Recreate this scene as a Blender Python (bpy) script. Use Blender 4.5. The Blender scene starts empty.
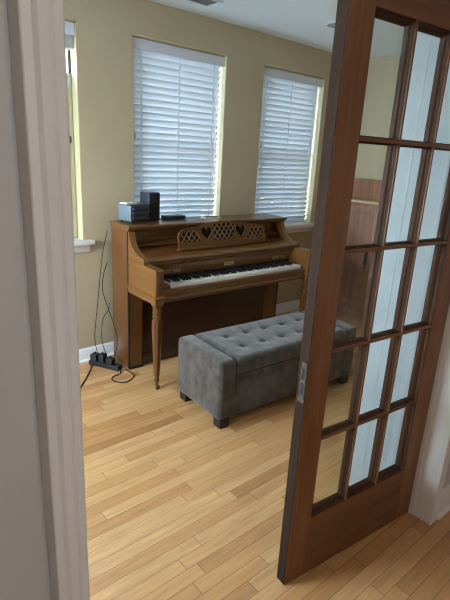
import bpy, bmesh, math, random
from mathutils import Vector, Matrix, Euler
random.seed(7)
S = bpy.context.scene
COL = S.collection
PI = math.pi

# ------------------------------------------------------------------ materials
def new_mat(name):
    m = bpy.data.materials.new(name); m.use_nodes = True
    nt = m.node_tree
    b = nt.nodes['Principled BSDF']
    return m, nt, b

def N(nt, kind, **kw):
    n = nt.nodes.new(kind)
    for k, v in kw.items():
        setattr(n, k, v)
    return n

def plain(name, col, rough=0.5, metal=0.0, var=0.0, scale=8.0, bump=0.0, bscale=60.0, spec=0.5, sheen=0.0, coat=0.0):
    m, nt, b = new_mat(name)
    b.inputs['Base Color'].default_value = (*col, 1)
    b.inputs['Roughness'].default_value = rough
    b.inputs['Metallic'].default_value = metal
    b.inputs['Specular IOR Level'].default_value = spec
    if sheen:
        b.inputs['Sheen Weight'].default_value = sheen
        b.inputs['Sheen Roughness'].default_value = 0.5
    if coat:
        b.inputs['Coat Weight'].default_value = coat
        b.inputs['Coat Roughness'].default_value = 0.15
    tc = N(nt, 'ShaderNodeTexCoord')
    if var:
        nz = N(nt, 'ShaderNodeTexNoise'); nz.inputs['Scale'].default_value = scale; nz.inputs['Detail'].default_value = 5
        nt.links.new(tc.outputs['Object'], nz.inputs['Vector'])
        r = N(nt, 'ShaderNodeValToRGB')
        r.color_ramp.elements[0].position = 0.3; r.color_ramp.elements[1].position = 0.7
        r.color_ramp.elements[0].color = (*[c * (1 - var) for c in col], 1)
        r.color_ramp.elements[1].color = (*[min(1, c * (1 + var)) for c in col], 1)
        nt.links.new(nz.outputs['Fac'], r.inputs['Fac'])
        nt.links.new(r.outputs['Color'], b.inputs['Base Color'])
    if bump:
        n2 = N(nt, 'ShaderNodeTexNoise'); n2.inputs['Scale'].default_value = bscale; n2.inputs['Detail'].default_value = 3
        nt.links.new(tc.outputs['Object'], n2.inputs['Vector'])
        bp = N(nt, 'ShaderNodeBump'); bp.inputs['Strength'].default_value = bump; bp.inputs['Distance'].default_value = 0.002
        nt.links.new(n2.outputs['Fac'], bp.inputs['Height'])
        nt.links.new(bp.outputs['Normal'], b.inputs['Normal'])
    return m

def wood(name, dark, light, axis='X', rough=0.35, fine=70.0, coat=0.0, wear=0.0):
    m, nt, b = new_mat(name)
    tc = N(nt, 'ShaderNodeTexCoord')
    mp = N(nt, 'ShaderNodeMapping')
    sc = {'X': (0.05, 1, 1), 'Y': (1, 0.05, 1), 'Z': (1, 1, 0.05)}[axis]
    mp.inputs['Scale'].default_value = sc
    nt.links.new(tc.outputs['Object'], mp.inputs['Vector'])
    n1 = N(nt, 'ShaderNodeTexNoise'); n1.inputs['Scale'].default_value = fine; n1.inputs['Detail'].default_value = 6; n1.inputs['Roughness'].default_value = 0.65
    n1.inputs['Distortion'].default_value = 0.4
    nt.links.new(mp.outputs['Vector'], n1.inputs['Vector'])
    n2 = N(nt, 'ShaderNodeTexNoise'); n2.inputs['Scale'].default_value = fine * 0.16; n2.inputs['Detail'].default_value = 4
    n2.inputs['Distortion'].default_value = 1.2
    nt.links.new(mp.outputs['Vector'], n2.inputs['Vector'])
    mx = N(nt, 'ShaderNodeMath', operation='MULTIPLY_ADD'); mx.inputs[1].default_value = 0.55
    nt.links.new(n1.outputs['Fac'], mx.inputs[0])
    m2 = N(nt, 'ShaderNodeMath', operation='MULTIPLY'); m2.inputs[1].default_value = 0.45
    nt.links.new(n2.outputs['Fac'], m2.inputs[0]); nt.links.new(m2.outputs[0], mx.inputs[2])
    r = N(nt, 'ShaderNodeValToRGB')
    r.color_ramp.elements[0].position = 0.33; r.color_ramp.elements[1].position = 0.66
    r.color_ramp.elements[0].color = (*dark, 1); r.color_ramp.elements[1].color = (*light, 1)
    nt.links.new(mx.outputs[0], r.inputs['Fac'])
    nt.links.new(r.outputs['Color'], b.inputs['Base Color'])
    b.inputs['Roughness'].default_value = rough
    if coat:
        b.inputs['Coat Weight'].default_value = coat; b.inputs['Coat Roughness'].default_value = 0.2
    bp = N(nt, 'ShaderNodeBump'); bp.inputs['Strength'].default_value = 0.12; bp.inputs['Distance'].default_value = 0.001
    nt.links.new(mx.outputs[0], bp.inputs['Height']); nt.links.new(bp.outputs['Normal'], b.inputs['Normal'])
    return m

def floor_mat():
    m, nt, b = new_mat('oak_strip_floor')
    L = nt.links.new
    tc = N(nt, 'ShaderNodeTexCoord'); sp = N(nt, 'ShaderNodeSeparateXYZ'); L(tc.outputs['Object'], sp.inputs[0])
    def math_(op, a, bb=None, c=None):
        n = N(nt, 'ShaderNodeMath', operation=op)
        for i, v in enumerate((a, bb, c)):
            if v is None: continue
            if isinstance(v, (int, float)): n.inputs[i].default_value = v
            else: L(v, n.inputs[i])
        return n.outputs[0]
    W = 0.0585
    yr = math_('DIVIDE', sp.outputs['Y'], W)
    row = math_('FLOOR', yr); fy = math_('FRACT', yr)
    wn = N(nt, 'ShaderNodeTexWhiteNoise', noise_dimensions='1D'); L(row, wn.inputs['W'])
    row2 = math_('ADD', row, 131.7)
    wn2 = N(nt, 'ShaderNodeTexWhiteNoise', noise_dimensions='1D'); L(row2, wn2.inputs['W'])
    ln = math_('MULTIPLY_ADD', wn2.outputs['Value'], 0.55, 0.5)
    off = math_('MULTIPLY', wn.outputs['Value'], 7.0)
    xr = math_('DIVIDE', math_('ADD', sp.outputs['X'], math_('ADD', off, 20.0)), ln)
    pl = math_('FLOOR', xr); fx = math_('FRACT', xr)
    cb = N(nt, 'ShaderNodeCombineXYZ'); L(row, cb.inputs[0]); L(pl, cb.inputs[1])
    wn3 = N(nt, 'ShaderNodeTexWhiteNoise', noise_dimensions='2D'); L(cb.outputs[0], wn3.inputs['Vector'])
    ramp = N(nt, 'ShaderNodeValToRGB')
    cr = ramp.color_ramp
    cr.elements[0].position = 0.0; cr.elements[0].color = (0.38, 0.185, 0.066, 1)
    cr.elements[1].position = 1.0; cr.elements[1].color = (0.58, 0.345, 0.152, 1)
    e = cr.elements.new(0.12); e.color = (0.46, 0.240, 0.090, 1)
    e = cr.elements.new(0.5); e.color = (0.53, 0.295, 0.118, 1)
    L(wn3.outputs['Value'], ramp.inputs['Fac'])
    # grain
    ofs = N(nt, 'ShaderNodeVectorMath', operation='MULTIPLY_ADD')
    L(wn3.outputs['Color'], ofs.inputs[0]); ofs.inputs[1].default_value = (13, 13, 13); 
    mp = N(nt, 'ShaderNodeMapping'); mp.inputs['Scale'].default_value = (0.07, 1, 1)
    L(tc.outputs['Object'], mp.inputs['Vector']); L(mp.outputs['Vector'], ofs.inputs[2])
    g = N(nt, 'ShaderNodeTexNoise'); g.inputs['Scale'].default_value = 60; g.inputs['Detail'].default_value = 6; g.inputs['Distortion'].default_value = 0.8
    L(ofs.outputs['Vector'], g.inputs['Vector'])
    g2 = N(nt, 'ShaderNodeMapRange'); g2.inputs[1].default_value = 0.3; g2.inputs[2].default_value = 0.7; g2.inputs[3].default_value = 0.80; g2.inputs[4].default_value = 1.12
    L(g.outputs['Fac'], g2.inputs[0])
    # seams
    gx = 0.0016
    ey = math_('LESS_THAN', math_('MINIMUM', fy, math_('SUBTRACT', 1.0, fy)), 0.022)
    ex = math_('LESS_THAN', math_('MULTIPLY', math_('MINIMUM', fx, math_('SUBTRACT', 1.0, fx)), ln), gx)
    seam = math_('MAXIMUM', ey, ex)
    sm = math_('SUBTRACT', 1.0, math_('MULTIPLY', seam, 0.55))
    fac = math_('MULTIPLY', g2.outputs[0], sm)
    mul = N(nt, 'ShaderNodeVectorMath', operation='SCALE'); L(ramp.outputs['Color'], mul.inputs[0]); L(fac, mul.inputs['Scale'])
    L(mul.outputs['Vector'], b.inputs['Base Color'])
    b.inputs['Roughness'].default_value = 0.36
    b.inputs['Specular IOR Level'].default_value = 0.55
    bp = N(nt, 'ShaderNodeBump'); bp.inputs['Strength'].default_value = 0.25; bp.inputs['Distance'].default_value = 0.001
    L(sm, bp.inputs['Height']); L(bp.outputs['Normal'], b.inputs['Normal'])
    return m

def slat_mat():
    m, nt, b = new_mat('white_blind_slat')
    b.inputs['Base Color'].default_value = (0.62, 0.66, 0.69, 1); b.inputs['Roughness'].default_value = 0.45
    tr = N(nt, 'ShaderNodeBsdfTranslucent'); tr.inputs['Color'].default_value = (0.80, 0.86, 0.90, 1)
    mx = N(nt, 'ShaderNodeMixShader'); mx.inputs[0].default_value = 0.12
    out = nt.nodes['Material Output']
    nt.links.new(b.outputs[0], mx.inputs[1]); nt.links.new(tr.outputs[0], mx.inputs[2]); nt.links.new(mx.outputs[0], out.inputs[0])
    return m

def glass_mat(name, tint=(1, 1, 1), refl=0.06):
    m, nt, b = new_mat(name)
    nt.nodes.remove(b)
    t = N(nt, 'ShaderNodeBsdfTransparent'); t.inputs['Color'].default_value = (*tint, 1)
    g = N(nt, 'ShaderNodeBsdfGlossy'); g.inputs['Roughness'].default_value = 0.02
    fr = N(nt, 'ShaderNodeFresnel'); fr.inputs['IOR'].default_value = 1.45
    tc = N(nt, 'ShaderNodeTexCoord')
    nz = N(nt, 'ShaderNodeTexNoise'); nz.inputs['Scale'].default_value = 9
    nt.links.new(tc.outputs['Object'], nz.inputs['Vector'])
    bp = N(nt, 'ShaderNodeBump'); bp.inputs['Strength'].default_value = 0.04; bp.inputs['Distance'].default_value = 0.004
    nt.links.new(nz.outputs['Fac'], bp.inputs['Height']); nt.links.new(bp.outputs['Normal'], g.inputs['Normal'])
    mx = N(nt, 'ShaderNodeMixShader')
    ge = N(nt, 'ShaderNodeNewGeometry'); mu = N(nt, 'ShaderNodeMath', operation='MULTIPLY'); sb = N(nt, 'ShaderNodeMath', operation='SUBTRACT')
    sb.inputs[0].default_value = 1.0; nt.links.new(ge.outputs['Backfacing'], sb.inputs[1])
    nt.links.new(fr.outputs[0], mu.inputs[0]); nt.links.new(sb.outputs[0], mu.inputs[1])
    nt.links.new(mu.outputs[0], mx.inputs[0]); nt.links.new(t.outputs[0], mx.inputs[1]); nt.links.new(g.outputs[0], mx.inputs[2])
    nt.links.new(mx.outputs[0], nt.nodes['Material Output'].inputs[0])
    return m

def leaf_mat(name, c):
    m, nt, b = new_mat(name)
    b.inputs['Base Color'].default_value = (*c, 1); b.inputs['Roughness'].default_value = 0.5
    tr = N(nt, 'ShaderNodeBsdfTranslucent'); tr.inputs['Color'].default_value = (c[0]*1.3, c[1]*1.3, c[2], 1)
    mx = N(nt, 'ShaderNodeMixShader'); mx.inputs[0].default_value = 0.4
    nt.links.new(b.outputs[0], mx.inputs[1]); nt.links.new(tr.outputs[0], mx.inputs[2])
    nt.links.new(mx.outputs[0], nt.nodes['Material Output'].inputs[0])
    return m

M = dict(
    tan=plain('tan_wall_paint', (0.430, 0.357, 0.230), 0.75, var=0.03, scale=3, bump=0.15, bscale=220),
    cream=plain('cream_reveal_paint', (0.47, 0.415, 0.25), 0.6, var=0.02),
    hall=plain('pale_grey_hall_paint', (0.52, 0.50, 0.475), 0.6, var=0.03, scale=3),
    white=plain('white_trim_paint', (0.74, 0.72, 0.70), 0.4, var=0.02, scale=5),
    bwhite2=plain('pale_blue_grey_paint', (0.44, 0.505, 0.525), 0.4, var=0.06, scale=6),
    bwhite=plain('cool_white_paint', (0.78, 0.80, 0.80), 0.4, var=0.03, scale=4),
    ceil=plain('ceiling_paint', (0.82, 0.925, 1.0), 0.28, var=0.015, scale=2),
    floor=floor_mat(),
    slat=slat_mat(),
    valance=plain('pale_valance', (0.60, 0.63, 0.68), 0.45, var=0.02),
    bronze=plain('dark_olive_frame', (0.055, 0.055, 0.042), 0.5, var=0.1),
    vinyl=plain('white_window_vinyl', (0.75, 0.75, 0.74), 0.35, var=0.02),
    shade=plain('cream_shade_cloth', (0.42, 0.37, 0.225), 0.8, var=0.05, scale=40),
    glass=glass_mat('clear_window_glass', (0.97, 0.98, 0.98)),
    oldglass=glass_mat('old_door_glass', (0.93, 0.96, 0.955)),
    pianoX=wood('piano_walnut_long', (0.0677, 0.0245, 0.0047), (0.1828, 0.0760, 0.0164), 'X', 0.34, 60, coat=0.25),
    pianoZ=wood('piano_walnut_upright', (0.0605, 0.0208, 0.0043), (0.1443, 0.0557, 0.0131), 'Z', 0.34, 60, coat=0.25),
    pianoY=wood('piano_walnut_cheek_lit', (0.1061, 0.0422, 0.0076), (0.2017, 0.0883, 0.0185), 'Y', 0.34, 60, coat=0.25),  # lit tone put into the colour of the left cheek and bracket
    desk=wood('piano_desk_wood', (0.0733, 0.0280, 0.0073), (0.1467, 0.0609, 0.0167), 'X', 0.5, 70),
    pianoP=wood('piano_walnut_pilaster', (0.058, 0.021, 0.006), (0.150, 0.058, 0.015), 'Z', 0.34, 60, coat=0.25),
    desk2=wood('piano_lattice_wood', (0.1200, 0.0638, 0.0263), (0.1950, 0.1087, 0.0465), 'X', 0.5, 70),
    inlay=plain('tan_inlay', (0.26, 0.19, 0.11), 0.45, var=0.1),
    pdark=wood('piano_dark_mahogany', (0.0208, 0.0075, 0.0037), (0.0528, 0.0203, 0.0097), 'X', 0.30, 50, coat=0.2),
    felt=plain('black_felt', (0.006, 0.006, 0.006), 0.9, var=0.1),
    ivory=plain('ivory_key', (0.78, 0.76, 0.70), 0.25, var=0.02, scale=20),
    ebony=plain('ebony_key', (0.010, 0.010, 0.011), 0.28, var=0.1),
    brass=plain('aged_brass', (0.16, 0.11, 0.055), 0.5, 0.8, var=0.1, scale=30),
    gold=plain('pale_gold_badge', (0.62, 0.53, 0.30), 0.4, 0.3, var=0.05, scale=60),
    velvet=plain('grey_velvet', (0.062, 0.053, 0.044), 0.9, var=0.55, scale=16, bump=0.3, bscale=160, sheen=0.35, spec=0.2),
    foot=plain('black_foot_wood', (0.012, 0.010, 0.009), 0.45, var=0.15, scale=20),
    dstile=wood('door_fir_upright', (0.1200, 0.0432, 0.0150), (0.2460, 0.1032, 0.0375), 'Z', 0.42, 55),
    drail=wood('door_fir_cross', (0.1012, 0.0363, 0.0121), (0.2090, 0.0858, 0.0297), 'X', 0.42, 55),
    dbead_shade=wood('door_fir_moulding_shaded', (0.0292, 0.0111, 0.0052), (0.0650, 0.0273, 0.0111), 'Z', 0.6, 55),  # same fir darkened: shade of muntin sides and sticking put into the colour
    dedge=wood('door_edge_worn', (0.0199, 0.0115, 0.0076), (0.0448, 0.0283, 0.0194), 'Z', 0.85, 60),
    zinc=plain('scuffed_strike_metal', (0.095, 0.08, 0.066), 0.8, 0.0, var=0.35, scale=60),
    hole=plain('mortise_hollow', (0.012, 0.010, 0.008), 0.9, var=0.1),
    cab=wood('cabinet_pine', (0.1667, 0.0660, 0.0330), (0.3795, 0.1760, 0.0968), 'Z', 0.4, 40),
    cabl=wood('cabinet_ledge', (0.48, 0.33, 0.18), (0.62, 0.45, 0.27), 'Y', 0.4, 40),
    black=plain('black_plastic', (0.012, 0.013, 0.015), 0.4, var=0.1),
    grille=plain('black_speaker_cloth', (0.008, 0.008, 0.009), 0.9, var=0.3, scale=200, bump=0.4, bscale=600),
    blueblk=plain('dark_blue_casing', (0.018, 0.026, 0.044), 0.35, var=0.1),
    silver=plain('silver_blue_casing', (0.13, 0.18, 0.22), 0.4, 0.15, var=0.05),
    paper=plain('white_paper', (0.78, 0.78, 0.75), 0.7, var=0.02),
    rubber=plain('black_cable_rubber', (0.010, 0.010, 0.010), 0.55, var=0.1),
    grey=plain('grey_register_metal', (0.45, 0.47, 0.47), 0.5, var=0.03),
    lampin=plain('recessed_lamp_inside', (0.20, 0.21, 0.20), 0.5, var=0.05),
    bounce_ground=plain('bounce_paving', (0.30, 0.33, 0.36), 0.9, var=0.2, scale=3),  # unseen ground kept pale and cool to bounce light onto the ceiling
    bark=plain('tree_bark', (0.10, 0.07, 0.05), 0.9, var=0.4, scale=12),
    leafa=leaf_mat('bright_leaf', (0.018, 0.026, 0.004)),
    leafb=leaf_mat('mid_leaf', (0.010, 0.017, 0.008)),
)

for k, v in (('dedge', .08), ('zinc', .1), ('dbead_shade', .2), ('rubber', .2), ('desk', .3)):
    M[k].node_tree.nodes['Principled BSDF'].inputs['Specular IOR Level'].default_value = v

# ------------------------------------------------------------------ mesh builder
class MB:
    def __init__(s): s.bm = bmesh.new()
    def box(s, x0, x1, y0, y1, z0, z1, rot=None, bev=0.0, seg=2):
        r = bmesh.ops.create_cube(s.bm, size=1)
        vs = r['verts']
        bmesh.ops.scale(s.bm, vec=(x1-x0, y1-y0, z1-z0), verts=vs)
        if bev:
            es = list({e for v in vs for e in v.link_edges})
            rr = bmesh.ops.bevel(s.bm, geom=es, offset=bev, segments=seg, profile=0.5, affect='EDGES')
            vs = list({v for f in rr['faces'] for v in f.verts} | {v for v in vs if v.is_valid})
        if rot is not None: bmesh.ops.rotate(s.bm, cent=(0,0,0), matrix=rot, verts=vs)
        bmesh.ops.translate(s.bm, vec=((x0+x1)/2, (y0+y1)/2, (z0+z1)/2), verts=vs)
        return s
    def prism(s, pts, a0, a1, axis='X'):
        """closed 2D outline extruded along an axis; pts (u,v): X->(y,z), Y->(x,z), Z->(x,y)"""
        def P(u, v, a):
            return {'X': (a, u, v), 'Y': (u, a, v), 'Z': (u, v, a)}[axis]
        lo = [s.bm.verts.new(P(u, v, a0)) for u, v in pts]
        hi = [s.bm.verts.new(P(u, v, a1)) for u, v in pts]
        n = len(pts)
        s.bm.faces.new(lo); s.bm.faces.new(list(reversed(hi)))
        for i in range(n):
            j = (i+1) % n
            s.bm.faces.new((lo[j], lo[i], hi[i], hi[j]))
        return s
    def lathe(s, prof, cx, cy, seg=20, axis='Z', sq=None):
        rings = []
        for r, z in prof:
            ring = []
            for k in range(seg):
                a = 2*PI*(k+0.5)/seg
                if axis == 'Z': p = (cx+r*math.cos(a), cy+r*math.sin(a), z)
                else: p = (cx+r*math.cos(a), z, cy+r*math.sin(a))
                ring.append(s.bm.verts.new(p))
            rings.append(ring)
        for a, b in zip(rings, rings[1:]):
            for k in range(seg):
                j = (k+1) % seg
                s.bm.faces.new((a[k], a[j], b[j], b[k]))
        s.bm.faces.new(list(reversed(rings[0]))); s.bm.faces.new(rings[-1])
        return s
    def tube(s, pts, r, seg=6):
        pts = [Vector(p) for p in pts]
        rings = []
        for i, p in enumerate(pts):
            t = (pts[min(i+1, len(pts)-1)] - pts[max(i-1, 0)]).normalized()
            u = t.cross(Vector((0, 0, 1)))
            if u.length < 1e-3: u = t.cross(Vector((1, 0, 0)))
            u.normalize(); v = t.cross(u).normalized()
            rings.append([s.bm.verts.new(p + r*(math.cos(2*PI*k/seg)*u + math.sin(2*PI*k/seg)*v)) for k in range(seg)])
        for a, b in zip(rings, rings[1:]):
            for k in range(seg):
                j = (k+1) % seg
                s.bm.faces.new((a[k], a[j], b[j], b[k]))
        s.bm.faces.new(list(reversed(rings[0]))); s.bm.faces.new(rings[-1])
        return s
    def add_mesh(s, me):
        s.bm.from_mesh(me); return s
    def build(s, name, mat, parent=None, off=(0, 0, 0), smooth=True):
        """off: world position of the parent's origin (geometry was written in world space)"""
        bm = s.bm
        bmesh.ops.translate(bm, vec=-Vector(off), verts=bm.verts)
        bmesh.ops.recalc_face_normals(bm, faces=bm.faces)
        me = bpy.data.meshes.new(name); bm.to_mesh(me); bm.free()
        me.materials.append(mat)
        if smooth:
            me.polygons.foreach_set('use_smooth', [True]*len(me.polygons))
            me.set_sharp_from_angle(angle=math.radians(38))
        o = bpy.data.objects.new(name, me); COL.objects.link(o)
        if parent is not None: o.parent = parent
        return o

def empty(name, loc=(0, 0, 0), rz=0.0):
    o = bpy.data.objects.new(name, None); COL.objects.link(o)
    o.empty_display_size = 0.1
    o.location = loc; o.rotation_euler = (0, 0, rz)
    return o
def tag(o, label, cat, group=None):
    o['label'] = label; o['category'] = cat
    if group: o['group'] = group
    return o
def struct(o):
    o['kind'] = 'structure'; return o
def dup(o, parent=None):
    c = o.copy(); COL.objects.link(c)
    if parent is not None: c.parent = parent
    return c
def smooth_path(pts, n=8):
    P = [Vector(p) for p in pts]; out = []
    for i in range(len(P)-1):
        p0 = P[max(i-1, 0)]; p1 = P[i]; p2 = P[i+1]; p3 = P[min(i+2, len(P)-1)]
        for k in range(n):
            t = k/n
            out.append(0.5*((2*p1)+(p2-p0)*t+(2*p0-5*p1+4*p2-p3)*t*t+(3*p1-p0-3*p2+p3)*t**3))
    out.append(P[-1]); return out

# ------------------------------------------------------------------ setting
YB = 3.06            # inner face of the window wall
ZC = 2.452
XW0, XW1 = -0.9, 4.21
JL, JR = 0.2758, 1.825
HY0, HX0, HX1 = -1.9, -1.2, 2.9
def slab(name, mat, boxes):
    m = MB()
    for b in boxes: m.box(*b)
    return struct(m.build(name, mat, smooth=False))
slab('floor', M['floor'], [(HX0-.2, XW1+.2, HY0-.2, YB+.2, -0.1, 0.0)])
slab('ceiling', M['ceil'], [(HX0-.2, XW1+.2, HY0-.2, YB+.25, ZC, ZC+0.1)])
wins = [(0.55, 1.35), (1.733, 2.554), (2.95, 3.746)]
WZ0, WZ1 = 0.90, 2.230
bx = [(XW0-.2, XW1+.2, YB, YB+.22, 0, WZ0-.03), (XW0-.2, XW1+.2, YB, YB+.22, WZ1, ZC)]
xs = [XW0-.2] + [v for w in wins for v in w] + [XW1+.2]
for i in range(0, len(xs), 2): bx.append((xs[i], xs[i+1], YB, YB+.22, WZ0-.03, WZ1))
slab('wall_back', M['tan'], bx)
slab('wall_right', M['tan'], [(XW1, XW1+.2, 0.8, YB, 0, ZC)])
# left wall of the room with an opening for the added window
slab('wall_left', M['tan'], [(XW0-.2, XW0, 0.8, 1.55, 0, ZC), (XW0-.2, XW0, 2.95, YB, 0, ZC),
                            (XW0-.2, XW0, 1.55, 2.95, 0, 0.9), (XW0-.2, XW0, 1.55, 2.95, 2.2, ZC)])
slab('wall_front', M['tan'], [(XW0-.2, JL-.018, 0.735, 0.80, 0, ZC), (JR+.018, XW1+.2, 0.735, 0.80, 0, ZC), (JL-.018, JR+.018, 0.735, 0.80, 2.07, ZC)])
slab('wall_hall_front', M['hall'], [(HX0-.2, JL-.018, 0.685, 0.735, 0, ZC), (JR+.018, XW1+.2, 0.67, 0.735, 0, ZC), (JL-.018, JR+.018, 0.685, 0.735, 2.07, ZC)])
slab('wall_hall_left', M['hall'], [(HX0-.2, HX0, HY0, 0.685, 0, ZC)])
slab('wall_hall_right', M['hall'], [(HX1, HX1+.2, HY0, 0.67, 0, ZC)])
slab('wall_hall_back', M['hall'], [(HX0-.2, -0.1, HY0-.2, HY0, 0, ZC), (0.4, HX1+.2, HY0-.2, HY0, 0, ZC),
                                  (-0.1, 0.4, HY0-.2, HY0, 0, 1.45), (-0.1, 0.4, HY0-.2, HY0, 1.9, ZC)])
# narrow white painted door leaf folded back behind the glass door
d2 = struct(empty('door_2'))
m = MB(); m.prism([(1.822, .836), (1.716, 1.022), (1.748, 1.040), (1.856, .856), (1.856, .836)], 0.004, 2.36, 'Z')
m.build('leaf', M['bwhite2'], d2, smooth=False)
lv = Vector((1.716-1.822, 1.022-.836, 0)).normalized(); ln = Vector((-lv.y, lv.x, 0))
if ln.x > 0: ln = -ln
for a, b, d in ((.022, .030, .0015), (.150, .158, .0015)):
    p = [Vector((1.822, .836, 0))+lv*a, Vector((1.822, .836, 0))+lv*b]
    q = [p[1]-ln*.001, p[1]+ln*d*.4, (p[0]+p[1])/2+ln*d, p[0]+ln*d*.4, p[0]-ln*.001]
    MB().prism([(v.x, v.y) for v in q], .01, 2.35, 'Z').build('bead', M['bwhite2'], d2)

# door casing: a stepped profile run up both sides and across the top
def casing(name, x_in, sgn, yf, mat, pr):
    m = MB()
    m.prism([(x_in + sgn*u, yf - v) for u, v in pr], 0.0, 2.13, 'Z')
    return struct(m.build(name, mat, smooth=False))
# (distance from the opening edge, depth in front of the wall), from the opening outwards
casing('trim_2', JL, -1, 0.686, M['white'], [(0, .0), (0, .026), (.003, .029), (.015, .030), (.018, .027), (.023, .030), (.036, .032), (.039, .035), (.048, .043), (.060, .043), (.062, .041), (.062, .0)])
casing('trim_3', JR, +1, 0.671, M['white'], [(0, .0), (0, .016), (.003, .018), (.010, .018), (.012, .0165), (.052, .018), (.055, .016), (.055, .0)])
m = MB(); m.box(JL-.062, JR+.055, 0.652, 0.686, 2.07, 2.13, bev=.004); struct(m.build('trim_4', M['white']))
# jambs with a door stop
m = MB()
m.box(JL-.02, JL, 0.685, 0.802, 0, 2.07); m.box(JR, JR+.02, 0.668, 0.806, 0, 2.07, bev=.002); m.box(JL-.02, JR+.02, 0.68, 0.802, 2.05, 2.072)
m.box(JR-.003, JR, 0.735, 0.762, 0, 2.05, bev=.001); m.box(JL, JL+.010, 0.715, 0.74, 0, 2.05, bev=.002)
struct(m.build('trim_5', M['white']))
# room-side casing
m = MB(); m.box(JL-.075, JL-.004, 0.80, 0.82, 0, 2.13, bev=.004); struct(m.build('trim_6', M['white']))

def baseboard(name, x0, x1, yw, sgn, h=.10, mat='bwhite'):
    m = MB()
    pr = [(0, 0), (sgn*.014, 0), (sgn*.014, h*.72), (sgn*.010, h*.82), (sgn*.009, h*.93), (sgn*.003, h), (0, h)]
    m.prism([(yw+u, z) for u, z in pr], x0, x1, 'X')
    q = [(yw+sgn*.014, 0), (yw+sgn*.026, 0), (yw+sgn*.022, .014), (yw+sgn*.014, .018)]
    m.prism(q, x0, x1, 'X')
    return struct(m.build(name, M[mat]))
baseboard('baseboard_back', XW0, XW1, YB, -1)
baseboard('baseboard_hall', JR+.060, HX1, 0.67, -1, .13, 'white')
m = MB(); m.prism([(XW1-u, z) for u, z in ((0,0),(.014,0),(.014,.075),(.004,.10),(0,.10))], 1.1, YB-.03, 'Y'); struct(m.build('baseboard_right', M['bwhite']))

# windows on the back wall: reveal, sash, glass, stool and apron
def window(idx, x0, x1, dep=.145, w=.045, fm='vinyl'):
    root = struct(empty('window_%d' % idx, (0, 0, 0)))
    m = MB(); t = .006
    m.box(x0, x0+t, YB+.001, YB+.2, WZ0, WZ1); m.box(x1-t, x1, YB+.001, YB+.2, WZ0, WZ1); m.box(x0, x1, YB+.001, YB+.2, WZ1-t, WZ1)
    m.build('window_reveal', M['cream'], root, smooth=False)
    m = MB()
    m.box(x0-.004, x1+.004, YB-.006, YB+.004, WZ1-.004, WZ1+.006, bev=.002)
    m.build('edge_bead', M['cream'], root)
    m = MB(); a, b = x0+t, x1-t; yf, yk = YB+dep, YB+dep+.045; zm = 1.55
    m.box(a, a+w, yf, yk, WZ0, WZ1-t, bev=.003); m.box(b-w, b, yf, yk, WZ0, WZ1-t, bev=.003)
    m.box(a+w, b-w, yf, yk, WZ0, WZ0+.06, bev=.003); m.box(a+w, b-w, yf, yk, WZ1-t-w, WZ1-t, bev=.003); m.box(a+w, b-w, yf-.01, yk, zm-.022, zm+.022, bev=.003)
    m.build('window_frame', M[fm], root)
    m = MB(); m.box(a+w, b-w, YB+dep+.02, YB+dep+.025, WZ0+.06, zm-.022); m.box(a+w, b-w, YB+dep+.02, YB+dep+.025, zm+.022, WZ1-t-w)
    m.build('window_pane', M['glass'], root, smooth=False)
    m = MB(); m.box(x0-.055, x1+.055, YB-.06, YB, WZ0-.03, WZ0, bev=.006, seg=3); m.box(x0+.001, x1-.001, YB-.01, YB+.2, WZ0-.03, WZ0)
    m.build('window_stool', M['bwhite'], root)
    m = MB(); m.box(x0-.035, x1+.035, YB-.018, YB, WZ0-.085, WZ0-.03, bev=.004)
    m.build('window_apron', M['bwhite'], root)
for i, (a, b) in enumerate(wins):
    if i == 0: window(1, a, b, .085, .018, 'bronze')
    else: window(i+1, a, b)

# unseen left wall and hall windows, added to bring in daylight
def simple_window(name, fixed, c0, c1, z0, z1, axis):
    root = struct(empty(name))
    m = MB(); w = .05
    def bb(a0, a1, d0, d1, zz0, zz1):
        if axis == 'Y': m.box(fixed+d0, fixed+d1, a0, a1, zz0, zz1)
        else: m.box(a0, a1, fixed+d0, fixed+d1, zz0, zz1)
    bb(c0, c0+w, .02, .07, z0, z1); bb(c1-w, c1, .02, .07, z0, z1); bb(c0+w, c1-w, .02, .07, z0, z0+w); bb(c0+w, c1-w, .02, .07, z1-w, z1); bb(c0+w, c1-w, .02, .07, (z0+z1)/2-.02, (z0+z1)/2+.02)
    m.build('window_frame', M['vinyl'], root, smooth=False)
    m = MB(); bb(c0+w, c1-w, .044, .048, z0+w, z1-w)
    m.build('window_pane', M['glass'], root, smooth=False)
simple_window('window_4', XW0-.15, 1.55, 2.95, 0.9, 2.2, 'Y')
simple_window('window_5', HY0-.15, -0.1, 0.4, 1.45, 1.9, 'X')

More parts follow.
